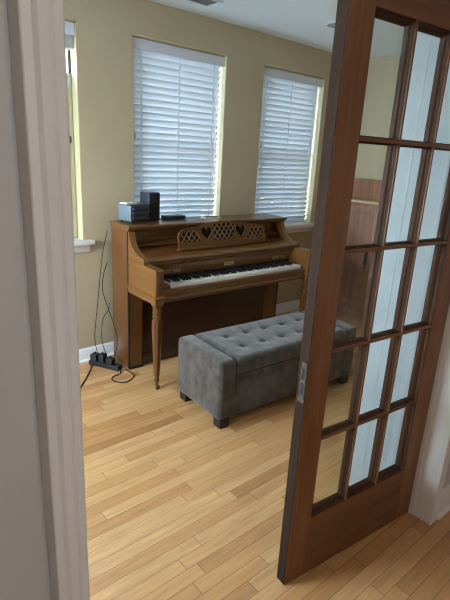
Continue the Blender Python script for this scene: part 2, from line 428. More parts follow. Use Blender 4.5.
# ------------------------------------------------------------------ blinds
def blind(name, x0, x1, zb, label, tilt, wand_x, raised=False):
    xa, xb = x0+.010, x1-.014
    yc = YB+(.050 if raised else .062)
    root = tag(empty(name, ((xa+xb)/2, yc, zb)), label, 'window blind', 'white window blinds')
    off = root.location
    zt = WZ1-.008
    m = MB(); m.box(xa, xb, yc-.028, yc+.028, zt-.045, zt, bev=.002); m.build('headrail', M['slat'], root, off)
    m = MB(); m.prism([(yc-.046, zt-.072), (yc-.036, zt-.072), (yc-.034, zt-.002), (yc-.046, zt-.002), (yc-.049, zt-.010), (yc-.046, zt-.018), (yc-.046, zt-.056), (yc-.049, zt-.064)], xa-.004, xb+.006, 'X')
    m.build('valance', M['valance'], root, off)
    pitch = .0445; w2 = .025; th = .0014
    m = MB()
    if raised:
        z = zb+.012
        while z < zt-.05:
            m.box(xa+.004, xb-.004, yc-w2, yc+w2, z, z+.003); z += .0046
    else:
        z = zt-.075
        while z > zb+.03:
            pts = []
            for k in range(7):
                u = -1+2*k/6; pts.append((u*w2, .0022*(1-u*u)+th))
            for k in range(7):
                u = 1-2*k/6; pts.append((u*w2, .0022*(1-u*u)-th))
            c, s_ = math.cos(tilt), math.sin(tilt)
            m.prism([(yc+u*c-v*s_, z+u*s_+v*c) for u, v in pts], xa+.003, xb-.003, 'X')
            z -= pitch
    m.build('slats', M['slat'], root, off)
    m = MB(); m.box(xa+.003, xb-.003, yc-.026, yc+.026, zb-.006, zb+.012, bev=.003); m.build('bottom_rail', M['slat'], root, off)
    if not raised:
        for fx in (.10, .5, .90):
            x = xa+(xb-xa)*fx
            m = MB()
            for dy in (-.027, .027): m.box(x-.0035, x+.0035, yc+dy-.0006, yc+dy+.0006, zb, zt-.05)
            m.build('ladder_tape', M['slat'], root, off, smooth=False)
        x = xa+(xb-xa)*wand_x
        cr = MB().tube([(x, yc-.035, zt-.07), (x+.001, yc-.035, zt-.35), (x, yc-.034, 1.62)], .0018).build('lift_cord', M['vinyl'], root, off)
        MB().lathe([(.002, 1.625), (.006, 1.615), (.008, 1.585), (.004, 1.58)], x, yc-.034, 10).build('cord_tassel', M['grey'], cr, (0, 0, 0) if False else off)
        x2 = xb-.045
        MB().tube([(x2, yc-.035, zt-.07), (x2-.002, yc-.036, 1.2)], .004).build('tilt_wand', M['vinyl'], root, off)
TL = math.radians(-62)
blind('window_blind', *wins[1], WZ0+.012, 'white slatted blind lowered in the wide window behind the speaker', TL, .03)
blind('window_blind', *wins[2], WZ0+.012, 'white slatted blind lowered in the right window by the door edge', TL, .06)
blind('window_blind', *wins[0], 2.085, 'white blind raised to the top of the left window beside the doorway', TL, .1, raised=True)
# cream half shade over the lower part of the left window
m = MB(); x0, x1 = wins[0]
m.box(x0+.012, x1-.012, YB+.076, YB+.081, WZ0+.005, 1.86)
sh = tag(empty('half_shade', ((x0+x1)/2, YB+.078, WZ0)), 'cream half shade covering the lower part of the left window', 'shade')
m.build('shade_cloth', M['shade'], sh, sh.location, smooth=False)
m = MB(); m.box(x0+.010, x1-.010, YB+.072, YB+.084, 1.86, 1.945, bev=.004); m.build('shade_rail', M['grey'], sh, sh.location)

# ------------------------------------------------------------------ french door (hinged on the right jamb, open a few degrees into the room)
DW, DH, DT = 0.7345, 2.03, 0.044
hx, hy = 1.818, 0.755
ang = math.atan2(0.837-0.755, 1.088-1.818)     # direction from hinge to latch
door = struct(empty('door_1', (hx, hy, 0), ang - PI))
# local frame: x = -u (u from hinge to latch), y = depth into the room
z0 = .003
U = dict(l=.632, m1=.454, m2=.2765, h=.099)
zs = [.265, .590, .915, 1.240, 1.565, 1.890]
def dbox(u0, u1, y0, y1, za, zb, **k): return MB().box(-u1, -u0, y0, y1, za, zb, **k)
dbox(U['l']+.003, DW-.0015, 0, DT, z0, DH, bev=.003).build('latch_stile', M['dstile'], door)
MB().box(-DW, -DW+.0016, .002, DT-.002, z0+.002, DH-.002).build('worn_edge', M['dedge'], door, smooth=False)
dbox(0, U['h']-.003, 0, DT, z0, DH, bev=.003).build('hinge_stile', M['dstile'], door)
dbox(U['h']-.003, U['l']+.003, 0.0006, DT-.0006, z0, zs[0]-.003).build('bottom_rail', M['drail'], door)
dbox(U['h']-.003, U['l']+.003, 0.0006, DT-.0006, zs[-1]+.003, DH).build('top_rail', M['drail'], door)
def mprof(h=.011):     # muntin bar profile: (across, depth) symmetrical
    return [(-h, .029), (-h*.95, .020), (-h*.6, .016), (-h*.55, .008), (-h*.30, .003), (h*.30, .003), (h*.55, .008), (h*.6, .016), (h*.95, .020), (h, .029),
            (h, DT-.010), (h*.5, DT-.004), (-h*.5, DT-.004), (-h, DT-.010)]
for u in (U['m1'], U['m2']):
    m = MB(); m.prism([(-u+a, d) for a, d in mprof()], zs[0]-.003, zs[-1]+.003, 'Z'); mu = m.build('upright_muntin', M['dbead_shade'], door)
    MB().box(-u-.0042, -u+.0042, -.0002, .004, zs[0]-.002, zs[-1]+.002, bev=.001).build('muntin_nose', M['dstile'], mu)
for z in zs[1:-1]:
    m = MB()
    m.prism([(d, z+a) for a, d in mprof()], -(U['l']+.003), -(U['h']-.003), 'X'); mu = m.build('cross_muntin', M['dbead_shade'], door)
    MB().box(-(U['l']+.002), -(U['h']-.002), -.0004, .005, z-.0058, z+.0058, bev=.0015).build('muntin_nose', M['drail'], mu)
# sticking moulding round the glazed field
def stick(name, pts, a0, a1, axis): m = MB(); m.prism(pts, a0, a1, axis); return m.build(name, M['dbead_shade'], door)
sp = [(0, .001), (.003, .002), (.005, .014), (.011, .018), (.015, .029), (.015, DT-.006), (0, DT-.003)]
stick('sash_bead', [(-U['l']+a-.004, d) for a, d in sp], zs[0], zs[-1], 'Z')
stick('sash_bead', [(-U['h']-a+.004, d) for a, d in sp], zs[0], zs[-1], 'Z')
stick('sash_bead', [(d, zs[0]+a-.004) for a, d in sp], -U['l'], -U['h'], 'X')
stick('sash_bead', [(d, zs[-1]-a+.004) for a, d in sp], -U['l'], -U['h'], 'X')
us = [U['l'], U['m1'], U['m2'], U['h']]
for c in range(3):
    for r in range(5):
        dbox(us[c+1]+.004, us[c]-.004, .030, .033, zs[r]+.004, zs[r+1]-.004).build('glass_pane', M['oldglass'], door, smooth=False)
# mortise plate let into the latch edge, with two openings
me_ = MB()
xf = -DW-.0012
za = .765
ya, yb = .006, .030
me_.box(xf, xf+.003, ya, yb, za, za+.014); me_.box(xf, xf+.003, ya, yb, za+.055, za+.067); me_.box(xf, xf+.003, ya, yb, za+.105, za+.125)
me_.box(xf, xf+.003, ya, ya+.005, za, za+.125); me_.box(xf, xf+.003, yb-.005, yb, za, za+.125)
me_.box(xf-.001, xf+.003, ya-.002, yb+.002, za-.014, za+.002, bev=.002)
pl = me_.build('lock_plate', M['zinc'], door); pl['label'] = 'scuffed metal mortise plate'
m = MB(); m.box(xf+.0006, xf+.002, ya+.005, yb-.005, za+.014, za+.055); m.box(xf+.0006, xf+.002, ya+.005, yb-.005, za+.067, za+.105); m.build('mortise_slot', M['hole'], pl, smooth=False)
for z in (0.25, 1.05, 1.8):
    MB().lathe([(.006, z-.05), (.006, z+.05)], .004, .033, 10).build('hinge', M['brass'], door)

# ------------------------------------------------------------------ upright piano
PX0, PX1 = 1.50, 2.95
PYB = 2.945
piano = tag(empty('upright_piano', ((PX0+PX1)/2, 2.694, 0)), 'brown walnut upright piano with carved heart music desk beneath the windows', 'piano')
piano.rotation_euler = (0, 0, math.radians(-1.2))
PO = Vector(piano.location)
def pb(m, name, mat, parent=None, **k): return m.build(name, M[mat], parent or piano, PO, **k)
ZT = 1.035
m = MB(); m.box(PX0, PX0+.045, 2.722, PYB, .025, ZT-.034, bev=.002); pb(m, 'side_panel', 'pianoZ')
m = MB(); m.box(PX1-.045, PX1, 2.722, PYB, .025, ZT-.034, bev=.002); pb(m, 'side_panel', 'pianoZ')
m = MB(); m.box(PX0+.045, PX1-.045, 2.90, PYB-.01, .06, ZT-.034); pb(m, 'back_frame', 'pdark')
# lid with a stepped edge and cove below
m = MB(); m.prism([(2.685, ZT-.018), (2.680, ZT-.013), (2.680, ZT-.005), (2.686, ZT), (PYB+.006, ZT), (PYB+.006, ZT-.018)], PX0-.006, PX1+.006, 'X')
pb(m, 'lid', 'pianoX')
m = MB(); m.prism([(2.692, ZT-.0185), (2.698, ZT-.032), (2.716, ZT-.040), (2.76, ZT-.040), (2.76, ZT-.0185)], PX0-.001, PX1+.001, 'X')
m.box(PX0-.001, PX0+.03, 2.74, PYB+.002, ZT-.034, ZT-.0185)
m.box(PX1-.03, PX1+.001, 2.74, PYB+.002, ZT-.034, ZT-.0185)
pb(m, 'lid_moulding', 'pianoX')
# upper front panel, with a sunk field and a ledge below it
m = MB(); m.box(PX0+.045, PX1-.045, 2.79, 2.82, .86, ZT-.036)
for a in ((PX0+.075, PX1-.075, 2.779, 2.790, ZT-.060, ZT-.045), (PX0+.075, PX1-.075, 2.779, 2.790, .912, .926), (PX0+.075, PX0+.092, 2.779, 2.79, .926, ZT-.06), (PX1-.092, PX1-.075, 2.779, 2.79, .926, ZT-.06)):
    m.box(*a, bev=.003)
pb(m, 'upper_panel', 'pianoX')
m = MB(); m.prism([(2.800, .880), (2.735, .880), (2.728, .885), (2.728, .897), (2.735, .903), (2.800, .906)], PX0+.045, PX1-.045, 'X')
pb(m, 'panel_ledge', 'pianoX')
# sloping music shelf with rolled front edge
m = MB(); m.prism([(2.800, .882), (2.62, .858), (2.53, .846), (2.512, .841), (2.505, .832), (2.510, .822), (2.53, .818), (2.80, .84)], PX0+.045, PX1-.045, 'X')
pb(m, 'music_shelf', 'pianoX')
m = MB(); m.prism([(2.57, .818), (2.523, .818), (2.517, .808), (2.523, .796), (2.535, .790), (2.57, .790)], PX0+.055, PX1-.055, 'X')
pb(m, 'shelf_moulding', 'pianoX')
# fallboard
m = MB(); m.prism([(2.535, .790), (2.552, .705), (2.60, .705), (2.60, .790)], PX0+.055, PX1-.055, 'X')
fall = pb(m, 'fallboard', 'pianoX')
def on_fall(z): return 2.535 + (.790-z)*.2
for x in (1.735, 2.755):
    m = MB(); m.prism([(on_fall(.756)-.003, .756), (on_fall(.730)-.003, .730), (on_fall(.730)+.004, .730), (on_fall(.756)+.004, .756)], x-.075, x+.075, 'X')
    pn = pb(m, 'knob_plate', 'inlay', fall)
    m = MB(); m.lathe([(.004, on_fall(.743)-.016), (.008, on_fall(.743)-.014), (.008, on_fall(.743)-.006), (.004, on_fall(.743))], x, .743, 12, axis='Y')
    pb(m, 'knob', 'ebony', pn)
m = MB(); m.prism([(on_fall(.758)-.003, .758), (on_fall(.734)-.003, .734), (on_fall(.734)+.004, .734), (on_fall(.758)+.004, .758)], 2.190, 2.280, 'X')
bd = pb(m, 'name_plate', 'gold', fall); bd['label'] = 'pale gold maker plate'
m = MB()
for k, (a, b) in enumerate(((2.178, 2.186), (2.189, 2.193), (2.196, 2.203), (2.206, 2.211), (2.214, 2.222), (2.225, 2.230), (2.233, 2.241))):
    a += .025; b += .025
    m.prism([(on_fall(.750)-.0036, .750), (on_fall(.742)-.0036, .742), (on_fall(.742)-.002, .742), (on_fall(.750)-.002, .750)], a, b, 'X')
pb(m, 'plate_lettering', 'desk', bd, smooth=False)
# brackets: the curved consoles between lid and cheeks
def bracket(x0, x1, mt):
    pts = [(2.80, ZT-.040), (2.700, ZT-.040), (2.698, .985), (2.690, .955), (2.672, .925), (2.645, .898), (2.61, .876), (2.57, .861), (2.53, .853), (2.508, .848), (2.500, .838), (2.503, .815), (2.80, .815)]
    m = MB(); m.prism(pts, x0, x1, 'X'); pb(m, 'curved_bracket', mt)
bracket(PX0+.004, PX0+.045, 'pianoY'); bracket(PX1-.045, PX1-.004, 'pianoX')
# cheeks
def cheek(x0, x1, mt):
    m = MB(); m.prism([(2.350, .640), (2.350, .806), (2.356, .812), (2.70, .820), (2.70, .640)], x0, x1, 'X')
    ck = pb(m, 'cheek', mt)
    m = MB(); m.prism([(2.342, .622), (2.338, .632), (2.345, .642), (2.702, .642), (2.702, .622)], x0-.008, x1+.006, 'X')
    m.prism([(2.350, .590), (2.350, .622), (2.702, .622), (2.702, .590)], x0-.001, x1+.001, 'X')
    pb(m, 'cheek_moulding', mt, ck)
    m = MB(); m.box(x0+.004, x1-.004, 2.347, 2.352, .652, .80, bev=.002); pb(m, 'cheek_face', 'pianoP', ck)
cheek(PX0-.002, PX0+.056, 'pianoY'); cheek(PX1-.056, PX1+.002, 'pianoX')  # left cheek in the lit tone, right one darker as if shaded
# key bed, key slip and key blocks
m = MB(); m.box(PX0+.055, PX1-.055, 2.40, 2.75, .588, .650); pb(m, 'key_bed', 'pianoX')
m = MB(); m.prism([(2.372, .592), (2.366, .600), (2.366, .612), (2.372, .618), (2.378, .622), (2.378, .664), (2.384, .671), (2.398, .671), (2.398, .592)], PX0+.055, PX1-.055, 'X')
pb(m, 'key_slip', 'pianoX')
KX0 = 1.642
KW = 1.2246/52
for a, b in ((PX0+.056, KX0-.003), (KX0+52*KW+.003, PX1-.056)):
    m = MB(); m.box(a, b, 2.402, 2.55, .65, .694, bev=.004); pb(m, 'key_block', 'pianoX')
m = MB(); m.box(KX0-.004, KX0+52*KW+.004, 2.546, 2.556, .66, .716); pb(m, 'key_felt', 'felt')
m = MB(); m.box(KX0-.002, KX0+52*KW+.002, 2.405, 2.55, .651, .668); pb(m, 'key_frame', 'felt')
# keys
m = MB(); m.box(0, KW-.0012, 2.400, 2.548, .670, .694, bev=.0012, seg=1)
wk = m.build('white_key', M['ivory'], piano, (0, PO.y, 0)); wk.location = (KX0-PO.x, 0, 0)
for i in range(1, 52):
    c = dup(wk); c.location = (KX0+i*KW-PO.x, 0, 0)
m = MB(); m.prism([(2.449, .688), (2.453, .705), (2.459, .709), (2.548, .709), (2.548, .688)], -.0055, .0055, 'X')
bk = m.build('black_key', M['ebony'], piano, (0, PO.y, 0))
first = True
for i in range(51):
    note = (i + 5) % 7          # white keys start on A: A B C D E F G
    nm = 'CDEFGAB'[note]
    if nm in 'CDFGA':
        c = bk if first else dup(bk); first = False
        c.location = (KX0+(i+1)*KW-.0006-PO.x, 0, 0)
# lower part: pilasters, dark panel, toe rail
def pil(x0, x1, inner):
    ch = .022; f = 2.716
    if inner > 0: pts = [(x0, f), (x1-ch, f), (x1, f+ch), (x1, 2.76), (x0, 2.76)]
    else: pts = [(x1, f), (x0+ch, f), (x0, f+ch), (x0, 2.76), (x1, 2.76)]
    m = MB(); m.prism(pts, .025, .592, 'Z'); pb(m, 'pilaster', 'pianoP')
    m = MB(); m.box(x0+.004, x1-.004, 2.725, 2.76, .0, .026); pb(m, 'plinth', 'felt')
for q in (PX0+.001, PX1-.012):
    m = MB(); m.box(q, q+.011, 2.7125, 2.7225, .026, .995); pb(m, 'side_seam', 'felt')
pil(PX0+.012, PX0+.128, 1); pil(PX1-.128, PX1-.012, -1)
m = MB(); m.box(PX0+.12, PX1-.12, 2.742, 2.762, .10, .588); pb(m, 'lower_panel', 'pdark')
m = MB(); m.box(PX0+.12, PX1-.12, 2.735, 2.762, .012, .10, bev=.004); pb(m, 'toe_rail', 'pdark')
# legs: square block, turned rings, tapered faceted shaft, ball foot and caster
def leg(cx, cy):
    m = MB(); m.box(cx-.028, cx+.028, cy-.028, cy+.028, .574, .592, bev=.003)
    prof = [(.024, .574), (.030, .568), (.030, .558), (.025, .553), (.025, .547), (.031, .541), (.031, .530), (.025, .525), (.025, .518), (.031, .512), (.031, .501), (.025, .496), (.026, .488), (.033, .482), (.034, .472)]
    m.lathe(list(reversed(prof)), cx, cy, 20)
    lg = pb(m, 'leg', 'pianoZ')
    m = MB(); m.lathe([(.015, .082), (.021, .10), (.030, .35), (.035, .445), (.035, .468), (.030, .473)], cx, cy, 8)
    pb(m, 'faceted_shaft', 'pianoZ', lg)
    m = MB(); m.lathe([(.012, .050), (.017, .056), (.019, .066), (.016, .077), (.012, .083)], cx, cy, 16); pb(m, 'leg_ring', 'pianoZ', lg)
    m = MB(); m.lathe([(.009, .024), (.013, .032), (.011, .052)], cx, cy, 14)
    m.lathe([(.006, cy-.020), (.016, cy-.018), (.016, cy-.008), (.006, cy-.006)], cx, .016, 16, axis='Y')
    pb(m, 'caster', 'brass', lg)
leg(1.528, 2.378); leg(2.917, 2.378)

# music desk: fretted board with lattice and two hearts (2D outline with holes, solidified)
def fret():
    W = .41
    def arc(cx, cy, rx, ry, a0, a1, n=14): return [(cx+rx*math.cos(a0+(a1-a0)*k/n), cy+ry*math.sin(a0+(a1-a0)*k/n)) for k in range(n+1)]
    right = [(W, 0), (W, .045), (W-.002, .085)] + arc(W-.082, .092, .080, .056, 0, PI*.58, 12)
    right += arc(W-.165, .130, .060, .026, PI*.15, PI*.55, 6)
    right += arc(0, .148, .235, .036, PI*.10, PI/2, 12)
    outer = right + [(-x, y) for x, y in reversed(right[:-1])]
    zb = .050
    def heart(cx, cy, s):
        pts = []
        for k in range(28):
            t = 2*PI*k/28
            pts.append((cx+s*16*math.sin(t)**3/16, cy+s*(13*math.cos(t)-5*math.cos(2*t)-2*math.cos(3*t)-math.cos(4*t))/15))
        return pts
    hearts = [heart(-.160, .108, .050), heart(.160, .108, .050)]
    center = [(-.098, zb+.002), (.098, zb+.002), (.104, .130), (.100, .160), (.060, .168), (0, .171), (-.060, .168), (-.100, .160), (-.104, .130)]
    side = [(.215, zb+.002), (.390, zb), (.393, .090)] + arc(.330, .090, .060, .046, .1, PI*.5, 6) + [(.275, .138), (.236, .100)]
    lats = [center, side, [(-x, y) for x, y in side]]
    cu = bpy.data.curves.new('fret', 'CURVE'); cu.dimensions = '2D'; cu.fill_mode = 'BOTH'; cu.extrude = .007
    for pts in [outer] + hearts + lats:
        sp_ = cu.splines.new('POLY'); sp_.points.add(len(pts)-1); sp_.use_cyclic_u = True
        for p, q in zip(sp_.points, pts): p.co = (q[0], q[1], 0, 1)
    tmp = bpy.data.objects.new('fret', cu); COL.objects.link(tmp)
    me = bpy.data.meshes.new_from_object(tmp.evaluated_get(bpy.context.evaluated_depsgraph_get()))
    bpy.data.objects.remove(tmp); bpy.data.curves.remove(cu)
    return me, lats, hearts
fme, lats, hearts = fret()
DX, DY, DZ = 2.250, 2.615, .860
tiltm = Matrix.Translation((DX, DY, DZ)) @ Matrix.Rotation(math.radians(78), 4, 'X')
m = MB(); m.add_mesh(fme)
bmesh.ops.transform(m.bm, matrix=tiltm, verts=m.bm.verts)
desk = pb(m, 'music_desk', 'desk')
m = MB(); m.box(-.425, .425, -.002, .012, -.006, .022, bev=.003)
bmesh.ops.transform(m.bm, matrix=tiltm, verts=m.bm.verts); pb(m, 'book_rest', 'desk', desk)
m = MB(); m.box(-.398, .398, .012, .120, -.0115, -.0075); m.box(-.21, .21, .118, .174, -.0115, -.0075)
bmesh.ops.transform(m.bm, matrix=tiltm, verts=m.bm.verts); pb(m, 'fret_gap_shade', 'felt', desk, smooth=False)  # black sheet standing in for the shadow in the fret gaps
def inside(p, poly):
    x, y = p; c = False
    for i in range(len(poly)):
        x1, y1 = poly[i]; x2, y2 = poly[i-1]
        if (y1 > y) != (y2 > y) and x < (x2-x1)*(y-y1)/(y2-y1)+x1: c = not c
    return c
for poly in lats:
    m = MB(); cx = sum(p[0] for p in poly)/len(poly); cy = sum(p[1] for p in poly)/len(poly)
    for sg in (-1, 1):
        k = -12
        while k <= 12:
            c0 = k*.034; run = None; d = (math.cos(sg*.9), math.sin(sg*.9)); n_ = (-d[1], d[0])
            prev = None; start = None
            for t in range(-60, 61):
                p = (cx+n_[0]*c0+d[0]*t*.003, cy+n_[1]*c0+d[1]*t*.003)
                ins = inside(p, poly)
                if ins and start is None: start = p
                if start is not None and (not ins):
                    L = math.hypot(p[0]-start[0], p[1]-start[1])
                    if L > .006:
                        m.box(-(L+.008)/2, (L+.008)/2, -.0036, .0036, .001+.001*sg, .005+.001*sg)
                        vs = m.bm.verts[:] ; vs = vs[-8:]
                        mt = Matrix.Translation(((p[0]+start[0])/2, (p[1]+start[1])/2, 0)) @ Matrix.Rotation(sg*.9, 4, 'Z')
                        bmesh.ops.transform(m.bm, matrix=mt, verts=vs)
                    start = None
            k += 1
    bmesh.ops.transform(m.bm, matrix=tiltm, verts=m.bm.verts)
    pb(m, 'lattice', 'desk2', desk, smooth=False)

# ------------------------------------------------------------------ things on the piano
# stereo
def rotroot(name, x, y, z, deg, label, cat, group=None):
    return tag(empty(name, (x, y, z), math.radians(deg)), label, cat, group)
st = rotroot('stereo', 1.636, 2.870, ZT+.0005, 13, 'small stereo unit with silver side and black ridged front at the piano left end', 'stereo')
m = MB()
for a, b in ((-.07, -.05), (.07, -.05), (-.07, .05), (.07, .05)): MB().lathe([(.008, 0), (.008, .010)], a, b, 10).build('foot', M['rubber'], st)
m = MB(); m.box(-.085, .085, -.060, .065, .010, .118, bev=.004); m.build('casing', M['black'], st)
m = MB(); m.box(-.0875, -.0845, -.058, .064, .014, .115, bev=.001); m.build('side_cover', M['silver'], st)
for k in range(3):
    m = MB(); m.box(-.074, .074, -.068, -.058, .020+k*.032, .044+k*.032, bev=.004); m.build('front_module', M['blueblk'], st)
m = MB()
for k in range(3):
    m.lathe([(.006, -.072), (.009, -.070), (.009, -.064)], .055, .032+k*.032, 12, axis='Y')
m.build('dial', M['black'], st)
pp = rotroot('paper_stack', 1.612, 2.890, ZT+.1195, 13, 'small stack of white paper lying on top of the stereo', 'paper')
m = MB()
for k in range(4):
    m.box(-.06+.002*k, .045+.001*k, -.03, .045-.002*k, k*.0022, k*.0022+.002)
m.build('sheet', M['paper'], pp, smooth=False)
spk = rotroot('speaker', 1.782, 2.905, ZT+.0005, 8, 'tall black speaker with blue sheen side standing behind the stereo', 'speaker')
m = MB(); m.box(-.050, .050, -.044, .055, .0, .195, bev=.004); m.build('cabinet', M['blueblk'], spk)
m = MB(); m.box(-.046, .046, -.050, -.043, .006, .190, bev=.003); m.build('grille', M['grille'], spk)
m = MB(); m.lathe([(.018, .0551), (.014, .058), (.012, .0551)], 0, .12, 16, axis='Y'); m.build('rear_port', M['black'], spk)
bxs = rotroot('media_box', 1.975, 2.895, ZT+.0005, 3, 'flat black media box lying beside the speaker on the piano top', 'box')
m = MB(); m.box(-.085, .085, -.035, .04, .003, .026, bev=.003); m.build('casing', M['black'], bxs)
m = MB(); m.box(-.075, -.03, -.0365, -.0345, .008, .020); m.build('display', M['blueblk'], bxs)
for q in (-.075, .055): MB().box(q, q+.02, -.03, .03, 0, .004).build('foot', M['rubber'], bxs)
gl = rotroot('folded_paper', 2.30, 2.87, ZT+.0005, -6, 'white paper slip lying on the middle of the piano top', 'paper')
m = MB(); m.prism([(-.035, 0), (.035, 0), (.035, .0012), (.0, .006), (-.035, .0012)], -.075, .075, 'X'); m.build('sheet', M['paper'], gl)
MB().tube([(-.05, -.02, .006), (0, -.022, .009), (.06, -.018, .006)], .003).build('pen', M['black'], gl)

# ------------------------------------------------------------------ tufted storage bench
BL, BD, BH = 1.175, .458, .424
bench = tag(empty('storage_bench', (1.530, 1.760, 0), math.radians(-3.2)), 'grey velvet tufted storage bench on black block feet before the piano', 'bench')
bz = .060
EB = .115
def bpart(m, name, mat, parent=None, **k): return m.build(name, M[mat], parent or bench, (0, 0, 0), **k)
m = MB(); m.box(EB-.012, BL-EB+.012, .012, BD-.012, bz, .318, bev=.006); bpart(m, 'body', 'velvet')
def endblock(x0, x1):
    m = MB(); m.box(x0, x1, 0, BD, bz, BH, bev=.026, seg=6); bpart(m, 'end_panel', 'velvet')
endblock(0, EB); endblock(BL-EB, BL)
# lid with two rows of buttons
bx_ = [BL/2 + (k-2)*.158 for k in range(5)]; by_ = [.145, .315]
lx0, lx1, ly0, ly1 = EB+.003, BL-EB-.003, -.002, BD-.004
zt_, zb_ = BH+.002, .330
nx, ny = 150, 66
def topz(x, y):
    r = .030
    e = min(x-lx0, lx1-x, y-ly0, ly1-y)
    z = zt_
    if e < r: z -= r - math.sqrt(max(0, r*r-(r-e)**2))
    # puff and dimples
    for cx in bx_:
        for cy in by_:
            d2 = (x-cx)**2+(y-cy)**2
            z -= .016*math.exp(-d2/(2*.012**2)) + .008*math.exp(-d2/(2*.035**2))
    for cx in bx_: z -= .0016*math.exp(-abs(x-cx)/.006)
    for cy in by_: z -= .0016*math.exp(-abs(y-cy)/.006)
    return z
bm = bmesh.new(); g = []
for j in range(ny+1):
    g.append([])
    for i in range(nx+1):
        x = lx0+(lx1-lx0)*i/nx; y = ly0+(ly1-ly0)*j/ny
        g[-1].append(bm.verts.new((x, y, topz(x, y))))
for j in range(ny):
    for i in range(nx): bm.faces.new((g[j][i], g[j][i+1], g[j+1][i+1], g[j+1][i]))
loop = [g[0][i] for i in range(nx+1)] + [g[j][nx] for j in range(1, ny+1)] + [g[ny][i] for i in range(nx-1, -1, -1)] + [g[j][0] for j in range(ny-1, 0, -1)]
low = [bm.verts.new((v.co.x, v.co.y, zb_)) for v in loop]
for k in range(len(loop)):
    j = (k+1) % len(loop); bm.faces.new((loop[j], loop[k], low[k], low[j]))
bm.faces.new(list(reversed(low)))
m = MB(); m.bm.free(); m.bm = bm
lid = bpart(m, 'cushioned_lid', 'velvet')
b0 = None
for cx in bx_:
    for cy in by_:
        if b0 is None:
            m = MB(); m.lathe([(.009, -.002), (.010, .001), (.007, .005), (.002, .0065)], 0, 0, 14); b0 = m.build('tuft_button', M['velvet'], lid); c = b0
        else: c = dup(b0)
        c.location = (cx, cy, topz(cx, cy))
for x in (.02, BL-.085):
    for y in (.012, BD-.077):
        m = MB(); m.prism([(x+.004, 0), (x+.061, 0), (x+.065, bz), (x, bz)], y, y+.065, 'Y'); bpart(m, 'foot', 'foot')

# ------------------------------------------------------------------ wooden cabinet on the right wall, seen through the glass
cb = tag(empty('wooden_cabinet', (4.05, 2.35, 0)), 'tall reddish wooden cabinet with pale ledge seen through the door glass', 'cabinet')
CO = Vector(cb.location)
cy0, cy1, cx0 = 1.75, 2.98, 3.93
m = MB(); m.box(cx0+.02, XW1-.012, cy0, cy1, .08, 1.135); m.box(cx0+.05, XW1-.012, cy0+.02, cy1-.02, 0, .08)
m.build('carcass', M['cab'], cb, CO)
m = MB(); m.box(cx0-.012, XW1-.012, cy0-.015, cy1+.015, 1.135, 1.160, bev=.005); m.build('ledge', M['cabl'], cb, CO)
m = MB(); m.box(4.13, XW1-.012, cy0+.01, cy1-.01, 1.16, 1.350, bev=.006); m.build('upper_back', M['cab'], cb, CO)
ymid = 2.43
for a, b, hyy in ((cy0+.01, ymid-.003, ymid-.04), (ymid+.003, cy1-.01, ymid+.055)):
    m = MB(); m.box(cx0, cx0+.02, a, b, .10, 1.125, bev=.003)
    for q in ((a+.015, a+.07, .115, 1.11), (b-.07, b-.015, .115, 1.11), (a+.07, b-.07, .115, .18), (a+.07, b-.07, 1.04, 1.11)):
        m.box(cx0-.006, cx0+.002, q[0], q[1], q[2], q[3], bev=.002)
    d = m.build('door', M['cab'], cb, CO)
    m = MB(); m.box(cx0-.016, cx0-.004, hyy-.014, hyy+.014, .53, .70, bev=.005); m.tube([(cx0-.014, hyy, .56), (cx0-.034, hyy, .575), (cx0-.036, hyy, .655), (cx0-.014, hyy, .67)], .007, 8)
    h = m.build('handle', M['black'], d, CO); h['label'] = 'dark metal pull'

# ------------------------------------------------------------------ power strip and cords beside the piano
ps = rotroot('power_strip', 1.398, 2.885, 0.0, -62, 'black power strip on the floor against the piano side', 'power strip')
m = MB(); m.box(-.125, .125, -.028, .028, 0, .034, bev=.005); m.build('housing', M['black'], ps)
m = MB()
for k in range(5): m.box(-.098+k*.045, -.070+k*.045, -.016, .016, .0335, .0345)
m.build('socket', M['hole'], ps)
m = MB(); m.box(.10, .118, -.012, .012, .033, .041, bev=.002); m.build('switch', M['blueblk'], ps)
for i, (x, y, w, d, h, lb) in enumerate(((-.085, .0, .052, .058, .050, 'black plug adapter at the window end of the power strip'), (-.022, .002, .045, .05, .060, 'black plug adapter in the middle of the power strip'), (.045, .0, .05, .05, .045, 'black plug adapter at the near end of the power strip'))):
    c_, s_ = math.cos(math.radians(-62)), math.sin(math.radians(-62))
    wx, wy = 1.398+x*c_-y*s_, 2.885+x*s_+y*c_
    ad = rotroot('plug_adapter', wx, wy, .035, -62, lb, 'adapter', 'adapters on the power strip')
    m = MB(); m.box(-w/2, w/2, -d/2, d/2, 0, h, bev=.005); m.build('body', M['black'], ad)
    m = MB(); m.lathe([(.007, h-.002), (.006, h+.008), (.003, h+.016)], 0, 0, 10); m.build('strain_relief', M['rubber'], ad)
def cord(pts, r, label):
    p0 = Vector(pts[0]); m = MB(); m.tube(smooth_path(pts), r)
    return tag(m.build('electric_cable', M['rubber'], None, (0, 0, 0)), label, 'cord', 'black cords beside the piano')
cord([(1.372, 2.955, .095), (1.378, 3.00, .20), (1.412, 3.015, .42), (1.440, 3.02, .62), (1.468, 3.025, .80), (1.490, 3.02, .90), (1.502, 3.012, .96)], .0026, 'black cord rising straight up the wall to the piano top')
cord([(1.410, 2.895, .092), (1.400, 2.935, .20), (1.425, 2.955, .34), (1.468, 2.955, .40), (1.490, 2.985, .44)], .0026, 'black cord looping from the power strip behind the piano back')
cord([(1.448, 2.835, .09), (1.475, 2.84, .20), (1.480, 2.90, .30), (1.455, 2.975, .47), (1.440, 2.985, .56), (1.455, 2.99, .66), (1.490, 3.00, .74)], .003, 'thick black cord bowing away from the piano side')
